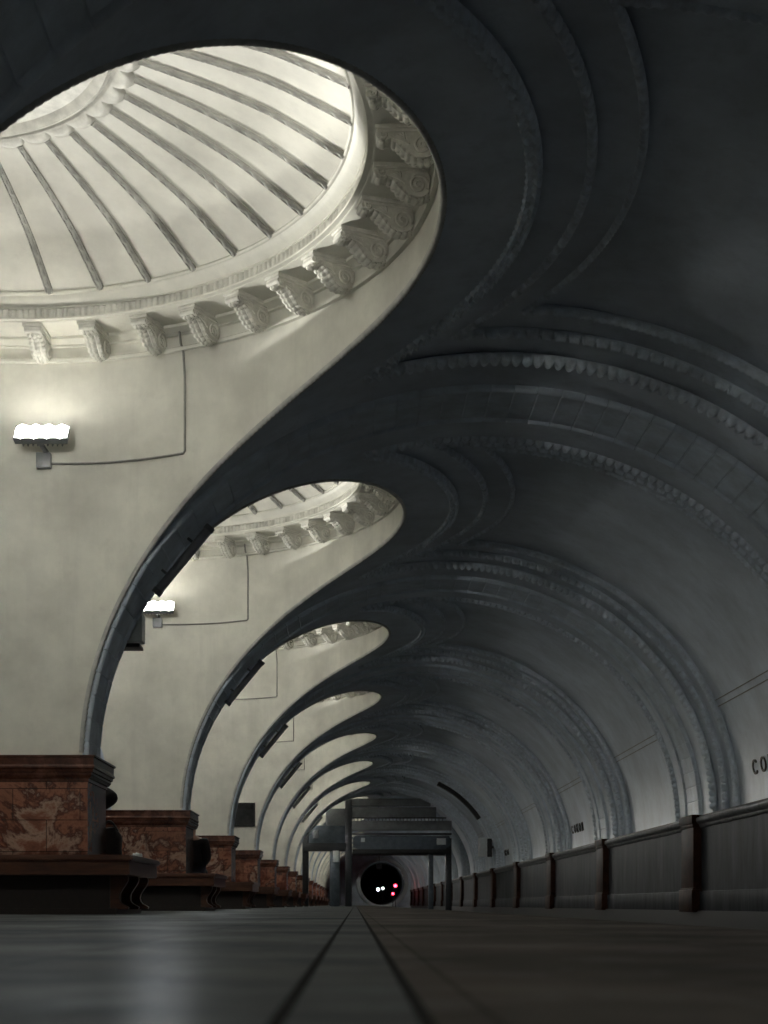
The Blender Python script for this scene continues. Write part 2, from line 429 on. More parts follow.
def end_walls():
    # near end, behind the camera
    mb = MB(); mb.box(-14, 8, YA - 0.3, YA, -1.3, 7)
    structure(mb.build('wall_back', M['vault'], None, False))
    # far end with the tunnel mouth over the track
    cx, cz, r = 2.42, 2.02, 2.0
    n = 64; vs = []; fs = []
    for i in range(n):
        a = 2 * pi * i / n
        ux, uz = cos(a), sin(a)
        vs.append((cx + r * ux, YB, cz + r * uz))
        t = 30
        if ux > 0: t = min(t, (8 - cx) / ux)
        if ux < 0: t = min(t, (-14 - cx) / ux)
        if uz > 0: t = min(t, (7 - cz) / uz)
        if uz < 0: t = min(t, (-1.3 - cz) / uz)
        vs.append((cx + t * ux, YB, cz + t * uz))
    for i in range(n):
        j = (i + 1) % n
        fs.append((2 * i, 2 * j, 2 * j + 1, 2 * i + 1))
    structure(mesh_obj('wall_front', vs, fs, M['vault'], None, False))
    mb = MB()
    ring = [(r - 0.02, YB), (r + 0.0, YB - 0.12), (r + 0.28, YB - 0.14), (r + 0.34, YB - 0.02)]
    vs = []; k = len(ring)
    for i in range(n):
        a = 2 * pi * i / n
        for rr, y in ring: vs.append((cx + rr * cos(a), y, cz + rr * sin(a)))
    mb.add(vs, [(i * k + q, ((i + 1) % n) * k + q, ((i + 1) % n) * k + q + 1, i * k + q + 1) for i in range(n) for q in range(k - 1)])
    structure(mb.build('trim_5', M['white']))
    mb = MB(); vs = []
    for y in range(0, 41, 1):
        for i in range(n):
            a = 2 * pi * i / n; rr = r - (0.06 if y % 3 == 0 else 0)
            vs.append((cx + rr * cos(a), YB + y, cz + rr * sin(a)))
    fs = [(y * n + i, y * n + (i + 1) % n, (y + 1) * n + (i + 1) % n, (y + 1) * n + i) for y in range(40) for i in range(n)]
    fs.append(tuple(40 * n + i for i in range(n)))
    structure(mesh_obj('wall_tunnel', vs, fs, M['blackmat']))
end_walls()

# ------------------------------------------------------------------ pier: marble base and cap, plaster shaft flaring up into the drums
ZD = 5.165                         # where the drums end under the dome cornice
def shaft_mesh(parent):
    """both concave plaster faces of a pier, from the cap up to the cornice"""
    hw = abs(X0 - RV - XC)         # 0.51
    angs = set()
    for i in range(-90, 91, 3): angs.add(float(i))
    for i in range(-90, -69): angs.add(float(i)); angs.add(float(-i))
    a_ = math.degrees(math.asin(hw / RD)); angs |= {a_, -a_}
    for k in range(1, 8): angs.add(a_ + k * 0.7); angs.add(-a_ - k * 0.7)
    angs = sorted(angs)
    vs, fs = [], []
    rows = 10
    low = {}
    for sg in (-1, 1):
        base = len(vs)
        for a in angs:
            x = RD * sin(radians(a)); dy = RD * cos(radians(a))
            ax = abs(x)
            if ax <= hw + 1e-9: zb = ZS
            else: zb = ZS + BV * sin(th_of(XC + ax))
            for q in range(rows + 1):
                vs.append((x, sg * (HB - dy), zb + (ZD - zb) * q / rows))
            if abs(abs(a) - a_) < 1e-9: low[(sg, a > 0)] = base + angs.index(a) * (rows + 1)
        for i in range(len(angs) - 1):
            for q in range(rows):
                p = base + i * (rows + 1) + q
                fs.append((p, p + rows + 1, p + rows + 2, p + 1))
    fs.append((low[(-1, False)], low[(-1, True)], low[(1, True)], low[(1, False)]))
    return mesh_obj('shaft', vs, fs, M['drum'], parent, True, 50)
def box_lathe(mb, prof, hx, hy):
    """rectangular 'lathe': prof of (outset, z)"""
    vs = []
    for o_, z in prof:
        vs += [(-hx - o_, -hy - o_, z), (hx + o_, -hy - o_, z), (hx + o_, hy + o_, z), (-hx - o_, hy + o_, z)]
    fs = []
    for q in range(len(prof) - 1):
        for i in range(4): fs.append((q * 4 + i, q * 4 + (i + 1) % 4, q * 4 + 4 + (i + 1) % 4, q * 4 + 4 + i))
    fs.append((0, 1, 2, 3)); k = (len(prof) - 1) * 4; fs.append((k, k + 1, k + 2, k + 3))
    mb.add(vs, fs)
def make_pier():
    root = empty('pier', (XC, pier_y(0), 0))
    shaft_mesh(root)
    mb = MB(); box_lathe(mb, [(0.03, 0.0), (0.03, 0.10), (0.0, 0.13), (0.0, 1.24)], 0.59, 0.50)
    mb.build('base', M['red'], root, False)
    mb = MB(); box_lathe(mb, [(0.0, 1.22), (0.012, 1.225), (0.012, 1.25), (0.03, 1.26), (0.045, 1.285), (0.045, 1.305), (0.06, 1.31), (0.062, 1.335), (0.078, 1.345), (0.078, 1.36), (0.07, 1.375), (0.07, 1.44), (0.085, 1.445), (0.085, 1.462)], 0.59, 0.50)
    mb.build('cap', M['redcap'], root, True, 25)
    return root
ORD = ['zeroth', 'first', 'second', 'third', 'fourth', 'fifth', 'sixth', 'seventh', 'eighth', 'ninth', 'tenth']
PIERS = range(-2, 17)
p0 = make_pier()
def pier_label(p):
    if p == 1: return 'nearest pier in view, lit floodlight on its cream face above a red base'
    if p == 0: return 'pier above the top left edge, only its curved plaster side showing'
    if p < 0: return 'pier outside the frame, %s behind the camera' % ('first' if p == -1 else 'second')
    if p == 4: return 'fourth pier down the hall, dark sign board on its cream face above red marble'
    if p <= 7: return '%s pier down the hall from the camera, cream plaster on a red marble base' % ORD[p]
    return '%s pier beyond the steel footbridge, cream plaster on red marble' % (ORD[p - 7])
for p in PIERS:
    o = p0 if p == 0 else copy_tree(p0)
    o.location = (XC, pier_y(p), 0)
    tag(o, pier_label(p), 'pier', 'piers down the middle of the hall')

# ------------------------------------------------------------------ transverse arches over the track hall
def make_arch():
    """jointed stone band between two rolls, from the pier cap over to the track wall"""
    root = empty('transverse_arch', (0, 0, 0))
    L = []
    n = 1200; pts = [vault_pt(pi * i / n, 0) for i in range(n + 1)]
    s = [0.0]
    for i in range(n): s.append(s[-1] + (pts[i + 1] - pts[i]).length)
    def at(d):
        i = min(range(0, n + 1, 1), key=lambda q: abs(s[q] - d)) if False else None
        lo, hi = 0, n
        while hi - lo > 1:
            m_ = (lo + hi) // 2
            if s[m_] <= d: lo = m_
            else: hi = m_
        t = (d - s[lo]) / max(1e-9, s[hi] - s[lo])
        return pi * (lo + min(1, t)) / n
    tot = s[-1]; nb = 52; pit = tot / nb
    seq = []
    for k in range(nb):
        a = k * pit
        for fr, dep in ((0.0, 1), (0.022, 1), (0.045, 0), (0.35, 0), (0.65, 0), (0.955, 0), (0.978, 1)):
            seq.append((a + fr * pit, dep))
    seq.append((tot, 1))
    ths = [(at(d), dep) for d, dep in seq]
    def off(th):
        x = X0 + RV * cos(th)
        return min(0.42, HB - e0(x) - 0.075) if x < XC + RD else 0.42
    P = [vault_pt(t, 0) for t, _ in ths]; Nn = [vault_in(t) for t, _ in ths]
    W = [off(t) for t, _ in ths]; D = [d for _, d in ths]
    mb = MB()
    def band(i):
        w = W[i] - 0.03; h = 0.03 - 0.012 * D[i]
        return [(-w, -0.03), (-w, h), (0, h), (w, h), (w, -0.03)]
    mb.sweep(P, Nn, band); mb.build('soffit_band', M['rib'], root, True, 25)
    for sg in (-1, 1):
        mb = MB()
        def roll(i):
            w = W[i] * sg; r = 0.05 - 0.008 * D[i]
            return [(w - r * 1.05, -0.03), (w - r, 0.012), (w - r * 0.72, 0.012 + r * 0.62), (w - r * .3, 0.012 + r * 0.9), (w + r * .3, 0.012 + r * 0.9), (w + r * 0.72, 0.012 + r * 0.62), (w + r, 0.012), (w + r * 1.05, -0.03)]
        mb.sweep(P, Nn, roll); mb.build('roll_moulding', M['rib'], root, True, 50)
    return root
a0 = make_arch()
for p in range(0, 12):
    o = a0 if p == 0 else copy_tree(a0)
    o.location = (0, pier_y(p), 0)
    if p == 0: lab = 'transverse stone arch crossing the top left corner, closest overhead'
    elif p == 1: lab = 'large jointed stone arch springing from the nearest pier cap across the hall'
    elif p <= 7: lab = '%s jointed stone arch from the %s pier over to the track wall' % (ORD[p], ORD[p])
    else: lab = '%s dim stone arch beyond the steel footbridge' % ORD[p - 7]
    tag(o, lab, 'arch', 'transverse arches of the track hall')
for p in range(1, 5):
    o = copy_tree(a0); o.scale = (-1, 1, 1); o.location = (2 * XC, pier_y(p), 0)
    tag(o, 'stone arch over the other track hall, left side of the %s pier' % ORD[p], 'arch', 'arches of the other track hall')

# ------------------------------------------------------------------ moulded frames of the vault panels
def beads(kind, w, h, per):
    def prof(i):
        ph = (i % per) / per
        if kind == 'leaf':
            a = abs(sin(pi * ph)); hh = h * (0.40 + 0.60 * a)
            sk = 0.25 * w * sin(2 * pi * ph)
            return [(-w, -0.02), (-w * (0.75 + .25 * a), h * .25), (-w * .55 + sk, hh * .9), (-w * .12 + sk, hh * .45), (w * .12 + sk, hh * .45), (w * .55 + sk, hh * .9), (w * (0.75 + .25 * a), h * .25), (w, -0.02)]
        if kind == 'bead':
            hh = h * (1.0 if ph < 0.78 else 0.1); ww = w * (1.0 if ph < 0.78 else 0.6)
            return [(-ww, -0.02), (-ww, h * .1), (-ww * .7, hh * .75), (0, hh), (ww * .7, hh * .75), (ww, h * .1), (ww, -0.02)]
        out = [(-w, -0.02)]
        for q in range(6):
            a = pi * q / 5; bump = 1 + 0.6 * sin(2 * pi * ph + q * 1.1)
            out.append((-w * cos(a) * (0.85 + .15 * bump), h * (0.15 + .85 * sin(a)) * (0.75 + .25 * bump)))
        out.append((w, -0.02)); return out
    return prof
def make_frame():
    root = empty('vault_moulding', (0, 0, 0))
    for k, (nm, kind, w, h, pitch, per) in enumerate((('leaf_moulding', 'leaf', 0.058, 0.070, 0.095, 8), ('bead_moulding', 'bead', 0.034, 0.052, 0.12, 10), ('rope_moulding', 'rope', 0.028, 0.045, 0.065, 6))):
        r, wd = CIRC[k], WID[k]
        off = STEP * k + 0.012
        mb = MB(); st = pitch / per
        fc = math.asin(wd / r)
        def arc(t):
            th = th_of(XC + r * cos(t)); return vault_pt(th, r * sin(t), off), vault_in(th)
        P, Nn = resample(arc, -fc, fc, st); mb.sweep(P, Nn, beads(kind, w, h, per))
        tc = th_of(XC + r * cos(fc))
        for sg in (-1, 1):
            def line(t): return vault_pt(t, sg * wd, off), vault_in(t)
            P, Nn = resample(line, 0.01, tc, st); mb.sweep(P, Nn, beads(kind, w, h, per))
        mb.build(nm, M['mould'], root, True, 60)
    # rope along the edge between drum and vault
    mb = MB()
    ph = math.asin(abs(X0 - RV - XC) / RD) + 0.00002
    def edge(a):
        th = th_of(XC + (RD + 0.012) * sin(a)); return vault_pt(th, (RD + 0.012) * cos(a), 0.005), vault_in(th)
    P, Nn = resample(lambda t: edge(ph + (pi - 2 * ph) * (0.5 - 0.5 * cos(pi * t))), 0, 1, 0.011); mb.sweep(P, Nn, beads('rope', 0.022, 0.022, 5))
    mb.build('edge_moulding', M['edge'], root, True, 60)
    return root
f0 = make_frame()
for b in range(0, 9):
    o = f0 if b == 0 else copy_tree(f0)
    o.location = (0, bay_y(b), 0)
    if b == 0: lab = 'moulded plaster frame of the vault panel above the camera, at the top right edge'
    elif b == 1: lab = 'large curved frame of leaf, bead and rope mouldings beside the biggest dome opening'
    elif b < 8: lab = 'curved plaster moulding frame of the vault panel beside the %s dome from the camera' % ORD[b]
    else: lab = 'dim curved vault moulding frame over the steel footbridge'
    tag(o, lab, 'moulding', 'moulded frames of the vault panels')

# ------------------------------------------------------------------ domes
NB = 40
RIB0, BRK0 = radians(2.7), pi / NB + radians(2.0)
DZ = 5.145
def dome_profile():
    ctl = [(3.10, 5.53), (3.02, 5.57), (2.8, 5.68), (2.5, 5.82), (2.15, 5.935), (1.85, 6.015), (1.56, 6.085)]
    out = []
    for i in range(len(ctl) - 1):
        p0_ = ctl[max(0, i - 1)]; p1 = ctl[i]; p2 = ctl[i + 1]; p3 = ctl[min(len(ctl) - 1, i + 2)]
        for q in range(5):
            t = q / 5
            def cr(a, b_, c, d): return 0.5 * ((2 * b_) + (-a + c) * t + (2 * a - 5 * b_ + 4 * c - d) * t * t + (-a + 3 * b_ - 3 * c + d) * t ** 3)
            out.append((cr(p0_[0], p1[0], p2[0], p3[0]), cr(p0_[1], p1[1], p2[1], p3[1])))
    out.append(ctl[-1]); return out
DP = dome_profile()
def z_(l): return [(r, z - DZ) for r, z in l]
def make_shell(root):
    mb = MB(); mb.lathe(z_(DP + [(1.3, 6.16), (0.8, 6.20), (0.02, 6.21)]), 168); mb.build('shell', M['dome'], root, True, 40)
    mb = MB()
    mb.lathe(z_([(3.70, 5.140), (3.61, 5.140), (3.605, 5.150), (3.605, 5.168), (3.618, 5.174), (3.628, 5.181), (3.628, 5.275), (3.60, 5.28), (3.60, 5.295), (3.56, 5.31), (3.52, 5.32), (3.52, 5.345), (3.205, 5.345), (3.19, 5.35), (3.19, 5.356), (3.148, 5.358), (3.146, 5.372), (3.18, 5.376)]), 168)
    mb.lathe(z_([(3.18, 5.452), (3.148, 5.454), (3.148, 5.464), (3.135, 5.468), (3.115, 5.482), (3.09, 5.495), (3.068, 5.515), (3.055, 5.532), (3.04, 5.535), (3.028, 5.545), (3.032, 5.560), (3.07, 5.563), (3.14, 5.545)]), 168)
    mb.build('cornice', M['drum'], root, True, 28)
    nf = 336; mb = MB(); vs = []
    for i in range(nf * 4):
        a = 2 * pi * i / (nf * 4); r = 3.174 - (0, .012, .016, .012)[i % 4]
        for z in (5.370, 5.456): vs.append((r * sin(a), r * cos(a), z - DZ))
    n4 = nf * 4
    mb.add(vs, [(2 * i, 2 * ((i + 1) % n4), 2 * ((i + 1) % n4) + 1, 2 * i + 1) for i in range(n4)])
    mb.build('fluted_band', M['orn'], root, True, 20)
BZ = 5.20
def bracket_mesh(root):
    """scroll bracket (modillion): console with a big volute at the wall, a small roll in front, a leaf below and a slab on top"""
    mb = MB()
    w = 0.066
    # S profile in (radius, z)
    top = [(3.61, 5.375), (3.26, 5.375)]
    und = [(3.235, 5.365), (3.222, 5.345), (3.225, 5.32), (3.245, 5.308), (3.27, 5.312), (3.285, 5.322), (3.31, 5.318), (3.345, 5.295), (3.375, 5.262), (3.405, 5.228), (3.445, 5.198), (3.49, 5.180), (3.54, 5.178), (3.58, 5.192), (3.605, 5.22), (3.612, 5.26)]
    poly = top + und
    Mx = Matrix(((0, 0, 1, -w), (1, 0, 0, 0), (0, 1, 0, -BZ), (0, 0, 0, 1)))
    mb.prism(poly, Mx, 2 * w)
    # slab
    mb.box(-0.092, 0.092, 3.20, 3.58, 5.372 - BZ, 5.400 - BZ, bev=0.006)
    mb.box(-0.08, 0.08, 3.212, 3.58, 5.352 - BZ, 5.374 - BZ, bev=0.004)
    for sg in (-1, 1):
        # volutes on the cheeks
        for (cr, cz, r0, turns, d0) in ((3.525, 5.262, 0.072, 1.9, -0.4), (3.262, 5.338, 0.026, 1.2, 2.6)):
            pts = []; rr = []
            for i in range(40):
                t = i / 39; a = d0 + turns * 2 * pi * t; r = r0 * (1 - 0.88 * t)
                pts.append((sg * (w + 0.004), cr + r * cos(a), cz - BZ + r * sin(a))); rr.append(0.012 * (1 - .45 * t))
            mb.tube(pts, rr, 6)
        # fan of leaf ribs between the volutes
        for j in range(5):
            t = j / 4
            mb.tube([(sg * (w + 0.002), 3.43 - .03 * t, 5.27 - BZ + .01 * t), (sg * (w + 0.005), 3.375 + .02 * t, 5.30 + .03 * t - BZ), (sg * (w + 0.002), 3.30 + .09 * t, 5.325 + .022 * t - BZ)], 0.008, 5)
    # acanthus leaf hugging the underside
    up_ = [Vector((0, r_, z__ - BZ)) for r_, z__ in und[2:-1]]
    def leaf(t):
        i = min(len(up_) - 2, int(t)); p = up_[i].lerp(up_[i + 1], t - i); T = (up_[i + 1] - up_[i]).normalized()
        n = Vector((0, T.z, -T.y))
        return p, (n if n.z < 0 else -n)
    P, Nn = resample(leaf, 0, len(up_) - 1.001, 0.009)
    def lp(i):
        t = i / len(P); a = abs(sin(pi * i / 5.0)); w_ = 0.042 + 0.020 * sin(pi * min(1, t * 1.3)) + 0.012 * a
        h = 0.012 + 0.012 * a
        return [(-w_, -.01), (-w_, h * .6), (-w_ * .62, h), (-w_ * .38, h * .35), (-w_ * .16, h * 1.25), (0, h * 1.5), (w_ * .16, h * 1.25), (w_ * .38, h * .35), (w_ * .62, h), (w_, h * .6), (w_, -.01)]
    mb.sweep(P, Nn, lp)
    # front roll
    mb.tube([(-0.074, 3.228, 5.338 - BZ), (0.074, 3.228, 5.338 - BZ)], 0.024, 10)
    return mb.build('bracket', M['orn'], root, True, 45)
def rib_mesh(root):
    mb = MB()
    prof = [p for p in DP if p[0] < 3.06]
    pts = [Vector((0, r, z - DZ)) for r, z in prof]
    def fn(t):
        i = min(len(pts) - 2, int(t)); f_ = t - i
        p = pts[i].lerp(pts[i + 1], f_); T = (pts[i + 1] - pts[i]).normalized(); n = Vector((0, T.z, -T.y))
        if n.z > 0: n = -n
        return p, n
    P, Nn = resample(fn, 0, len(pts) - 1.001, 0.014)
    def pr(i):
        ph = (i % 8) / 8; bump = 0.5 + 0.5 * cos(2 * pi * ph)
        w = 0.034 * (1 - 0.35 * i / len(P))
        c_ = 0.016 + 0.020 * bump
        return [(-w, -0.02), (-w, .018), (-w * .68, .024), (-w * .58, .012), (-w * .4, c_ * .85), (0, c_), (w * .4, c_ * .85), (w * .58, .012), (w * .68, .024), (w, .018), (w, -0.02)]
    mb.sweep(P, Nn, pr)
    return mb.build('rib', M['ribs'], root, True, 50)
OZ = DZ + 0.235
def z_o(l): return [(r, z - OZ) for r, z in l]
def oculus_mesh(root):
    mb = MB()
    n = NB * 12; prof_n = 7; vs = []
    for i in range(n):
        a = 2 * pi * i / n; ph = (i % 12) / 12
        lob = sqrt(max(0, 1 - (2 * ph - 1) ** 2))
        ro = 1.50 + 0.10 * lob
        for q in range(prof_n):
            t = q / (prof_n - 1)
            r = ro + (1.37 - ro) * t
            z = 6.335 - 0.055 * sin(pi * min(1, t * 1.15)) * (0.55 + .45 * lob) - (0.02 * sin(6 * pi * t) if lob > .6 else 0) + 0.02 * t
            vs.append((r * sin(a), r * cos(a), z - OZ))
    mb.add(vs, [(i * prof_n + q, ((i + 1) % n) * prof_n + q, ((i + 1) % n) * prof_n + q + 1, i * prof_n + q + 1) for i in range(n) for q in range(prof_n - 1)])
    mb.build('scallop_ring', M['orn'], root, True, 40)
    mb = MB()
    mb.lathe(z_o([(1.40, 6.37), (1.38, 6.305), (1.35, 6.29), (1.32, 6.305), (1.29, 6.335), (1.14, 6.35), (1.11, 6.325), (1.07, 6.32), (1.05, 6.345), (1.0, 6.36), (0.93, 6.35), (0.90, 6.37), (0.86, 6.42)]), 168)
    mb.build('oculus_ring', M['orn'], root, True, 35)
    mb = MB()
    for i in range(12):
        a = 2 * pi * i / 12
        bm = bmesh.new(); bmesh.ops.create_icosphere(bm, subdivisions=2, radius=1)
        mb.bm(bm, Matrix.Rotation(a, 4, 'Z') @ Matrix.Translation((0, 0.34, 6.44 - OZ)) @ Matrix.Diagonal((0.085, 0.25, 0.045, 1)))
    bm = bmesh.new(); bmesh.ops.create_icosphere(bm, subdivisions=3, radius=1); mb.bm(bm, Matrix.Translation((0, 0, 6.43 - OZ)) @ Matrix.Diagonal((0.13, 0.13, 0.07, 1)))
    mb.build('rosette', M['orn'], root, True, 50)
def make_dome():
    root = empty('dome', (XC, bay_y(0), DZ))
    make_shell(root)
    br = bracket_mesh(root); rb = rib_mesh(root); rb.rotation_euler.z = RIB0; br.rotation_euler.z = BRK0
    for i in range(1, NB):
        c = br.copy(); COL.objects.link(c); c.parent = root; c.rotation_euler.z = BRK0 - 2 * pi * i / NB
        c = rb.copy(); COL.objects.link(c); c.parent = root; c.rotation_euler.z = RIB0 - 2 * pi * i / NB
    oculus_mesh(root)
    return root
d0 = make_dome()
for b in range(0, 8):
    o = d0 if b == 0 else copy_tree(d0)
    o.location = (XC, bay_y(b), DZ)
    lab = {0: 'ribbed plaster dome over the camera, outside the frame', 1: 'largest floodlit dome at top left, ribs running to a scalloped oculus ring',
           2: 'second floodlit dome, framed under the nearest big stone arch'}.get(b, '%s floodlit dome down the hall, only a sliver of its bracketed cornice showing' % ORD[b])
    tag(o, lab, 'dome', 'domes between the piers')
simple = None
for b in list(range(-2, 0)) + list(range(8, 17)):
    if simple is None:
        simple = empty('dome', (0, 0, 0)); make_shell(simple); o = simple
    else: o = copy_tree(simple)
    o.location = (XC, bay_y(b), DZ)
    tag(o, '%s plain dome %s' % (ORD[b - 7] if b > 0 else ORD[-b], 'past the steel footbridge' if b > 0 else 'behind the camera'), 'dome', 'domes beyond the footbridge' if b > 0 else 'domes behind the camera')

# ------------------------------------------------------------------ floodlights on the pier faces, with their conduits
LX = 0.18                      # beside the pier's middle
def drum_pt(x, z, inset=0.0):
    r = RD - inset
    return Vector((x, HB - sqrt(r * r - x * x), z))   # relative to the pier, front face (towards -y): y = -(...)
def make_flood():
    """in pier coordinates; the front plaster face is at y = -(HB - sqrt(RD^2 - x^2))"""
    root = empty('floodlight', (0, 0, 0))
    yf = -(HB - sqrt(RD ** 2 - LX ** 2))
    tilt = radians(40)               # lens normal leans up and out
    cz = 4.43; cy = yf - 0.24
    Mt = Matrix.Translation((LX, cy, cz)) @ Matrix.Rotation(pi / 2 - tilt, 4, 'X')
    # local z = lens normal: after rotation about X by (90-52) deg the normal leans towards -y
    mb = MB()
    W, D_, H = 0.25, 0.105, 0.09
    prof = [(W * .8, D_ * .55, -H), (W * .96, D_ * .9, -H * .75), (W, D_, -H * .1), (W, D_, 0.0), (W * .965, D_ * .88, 0.0), (W * .95, D_ * .82, -0.012)]
    vs = []
    for a, c, z in prof: vs += [(-a, -c, z), (a, -c, z), (a, c, z), (-a, c, z)]
    fs = [(0, 1, 2, 3)]
    for q in range(len(prof) - 1):
        for i in range(4): fs.append((q * 4 + i, q * 4 + (i + 1) % 4, q * 4 + 4 + (i + 1) % 4, q * 4 + 4 + i))
    mb.add([Mt @ Vector(v) for v in vs], fs)
    for i in range(9):               # cooling fins
        x = -0.18 + i * 0.045
        mb.box(x - .006, x + .006, -D_ * .5, D_ * .5, -H - .03, -H + .01, Mt)
    mb.build('housing', M['metal'], root, True, 30)
    mb = MB()
    for i in range(4):               # four bulging lens cells in a single glass
        x = -0.18 + i * 0.12
        bm = bmesh.new(); bmesh.ops.create_uvsphere(bm, u_segments=16, v_segments=10, radius=1)
        mb.bm(bm, Mt @ Matrix.Translation((x, 0, -0.004)) @ Matrix.Diagonal((0.062, D_ * 1.02, 0.045, 1)))
    mb.box(-W * .95, W * .95, -D_ * .8, D_ * .8, -0.02, -0.002, Mt)
    mb.build('lens', M['lamp'], root, True, 60)
    mb = MB()
    mb.box(LX - 0.02, LX + 0.02, cy - 0.0, yf + 0.02, cz - 0.135, cz - 0.11)
    mb.box(LX - 0.02, LX + 0.02, cy - 0.01, cy + 0.02, cz - 0.13, cz - 0.04)
    mb.build('mounting_arm', M['metal'], root)
    mb = MB(); mb.box(LX - 0.09, LX + 0.045, yf - 0.07, yf + 0.02, cz - 0.275, cz - 0.135, bev=0.008)
    mb.build('junction_box', M['metal'], root)
    mb = MB()
    pts = []
    zc = cz - 0.225
    for i in range(14):
        x = LX + (1.49 - LX) * i / 13
        sag = -0.012 * sin(pi * i / 13)
        r = RD - 0.012; pts.append((x, -(HB - sqrt(r * r - x * x)), zc + sag))
    r = RD - 0.012; x = 1.49
    for z in (zc + .02, zc + .3, 4.9, 5.13): pts.append((x + (0.015 if z < 5.1 else 0), -(HB - sqrt(r * r - x * x)), z))
    pts.append((x - 0.02, -(HB - sqrt(r * r - x * x)) - 0.03, 5.20)); pts.append((x - 0.03, -(HB - sqrt(r * r - x * x)) - 0.04, 5.30))
    mb.tube(pts, 0.011, 7)
    mb.build('conduit', M['pipe'], root)
    return root
fl0 = make_flood()
BEAM = bpy.data.lights.new('floodlight_beam', 'AREA'); BEAM.shape = 'RECTANGLE'; BEAM.size = 0.46; BEAM.size_y = 0.10
BEAM.color = (1.0, 0.99, 0.93); BEAM.energy = 8; BEAM.spread = radians(88)
_yf = -(HB - sqrt(RD ** 2 - LX ** 2))
GLOW, THROW = 6.5, 145.0
BEAM_R = BEAM.copy()
BEAM.energy = GLOW; BEAM_R.energy = GLOW * 0.1
def throw(sign):
    """photometric curve of the floodlight: a fan thrown out and up, cut off below 12.5 degrees by the rim of the housing"""
    l = bpy.data.lights.new('floodlight_throw', 'POINT'); l.energy = THROW; l.color = (1.0, 0.98, 0.90); l.shadow_soft_size = 0.02
    l.use_nodes = True; nt = l.node_tree; L = nt.links
    em = nt.nodes['Emission']
    g = nt.nodes.new('ShaderNodeNewGeometry'); sx = nt.nodes.new('ShaderNodeSeparateXYZ'); L.new(g.outputs['Incoming'], sx.inputs[0])
    def mr(sock, a, b_, c=0.0, d=1.0):
        m = nt.nodes.new('ShaderNodeMapRange'); m.interpolation_type = 'SMOOTHSTEP'; m.clamp = True
        for i, v in zip((1, 2, 3, 4), (a, b_, c, d)): m.inputs[i].default_value = v
        L.new(sock, m.inputs[0]); return m.outputs[0]
    def mul(a, b_):
        m = nt.nodes.new('ShaderNodeMath'); m.operation = 'MULTIPLY'; L.new(a, m.inputs[0])
        if isinstance(b_, float): m.inputs[1].default_value = b_
        else: L.new(b_, m.inputs[1])
        return m.outputs[0]
    up = mr(sx.outputs['Z'], sin(radians(12.2)), sin(radians(13.4)))
    rt = nt.nodes.new('ShaderNodeMath'); rt.operation = 'DIVIDE'; rt.inputs[0].default_value = 0.225; L.new(sx.outputs['Z'], rt.inputs[1])
    pw = nt.nodes.new('ShaderNodeMath'); pw.operation = 'POWER'; L.new(rt.outputs[0], pw.inputs[0]); pw.inputs[1].default_value = 2.7
    top = mul(mr(sx.outputs['Z'], sin(radians(40)), sin(radians(58)), 1.0, 0.0), pw.outputs[0])
    out = mr(mul(sx.outputs['Y'], float(sign)), 0.10, 0.75)
    L.new(mul(mul(up, top), out), em.inputs['Strength'])
    return l
THROW_F, THROW_R = throw(-1), throw(1)
def beam_m(el): return Matrix.Translation((LX, _yf - 0.24, 4.44)) @ Matrix.Rotation(pi / 2 - radians(el), 4, 'X') @ Matrix.Translation((0, 0, 0.05)) @ Matrix.Rotation(pi, 4, 'X')
def put_flood(p, back, src):
    o = src if src is not None else copy_tree(fl0)
    o.location = (XC, pier_y(p), 0); o.rotation_euler.z = pi if back else 0
    lt = bpy.data.objects.new('floodlight_beam', BEAM_R if back else BEAM); COL.objects.link(lt); lt.parent = o; lt.matrix_local = beam_m(2)
    lt = bpy.data.objects.new('floodlight_throw', THROW_R if back else THROW_F); COL.objects.link(lt); lt.parent = o; lt.location = (LX, _yf - 0.26, 4.50)
    side = 'rear' if back else 'front'
    if p == 1 and not back: lab = 'brightest floodlight with four lens cells on the nearest cream pier face'
    elif p == 2 and not back: lab = 'glowing floodlight partly hidden by the nearest stone arch, on the second pier'
    elif p < 1: lab = 'floodlight out of frame on the %s face of the pier %s' % (side, 'at upper left' if p == 0 else 'behind the camera')
    elif p <= 7: lab = 'floodlight on the %s face of the %s pier down the hall' % (side, ORD[p])
    else: lab = 'floodlight on the %s face of the %s pier beyond the footbridge' % (side, ORD[p - 7])
    tag(o, lab, 'floodlight', 'floodlights on the pier faces')
for p in range(-1, 15):
    put_flood(p, False, fl0 if p == -1 else None)
    put_flood(p, True, None)

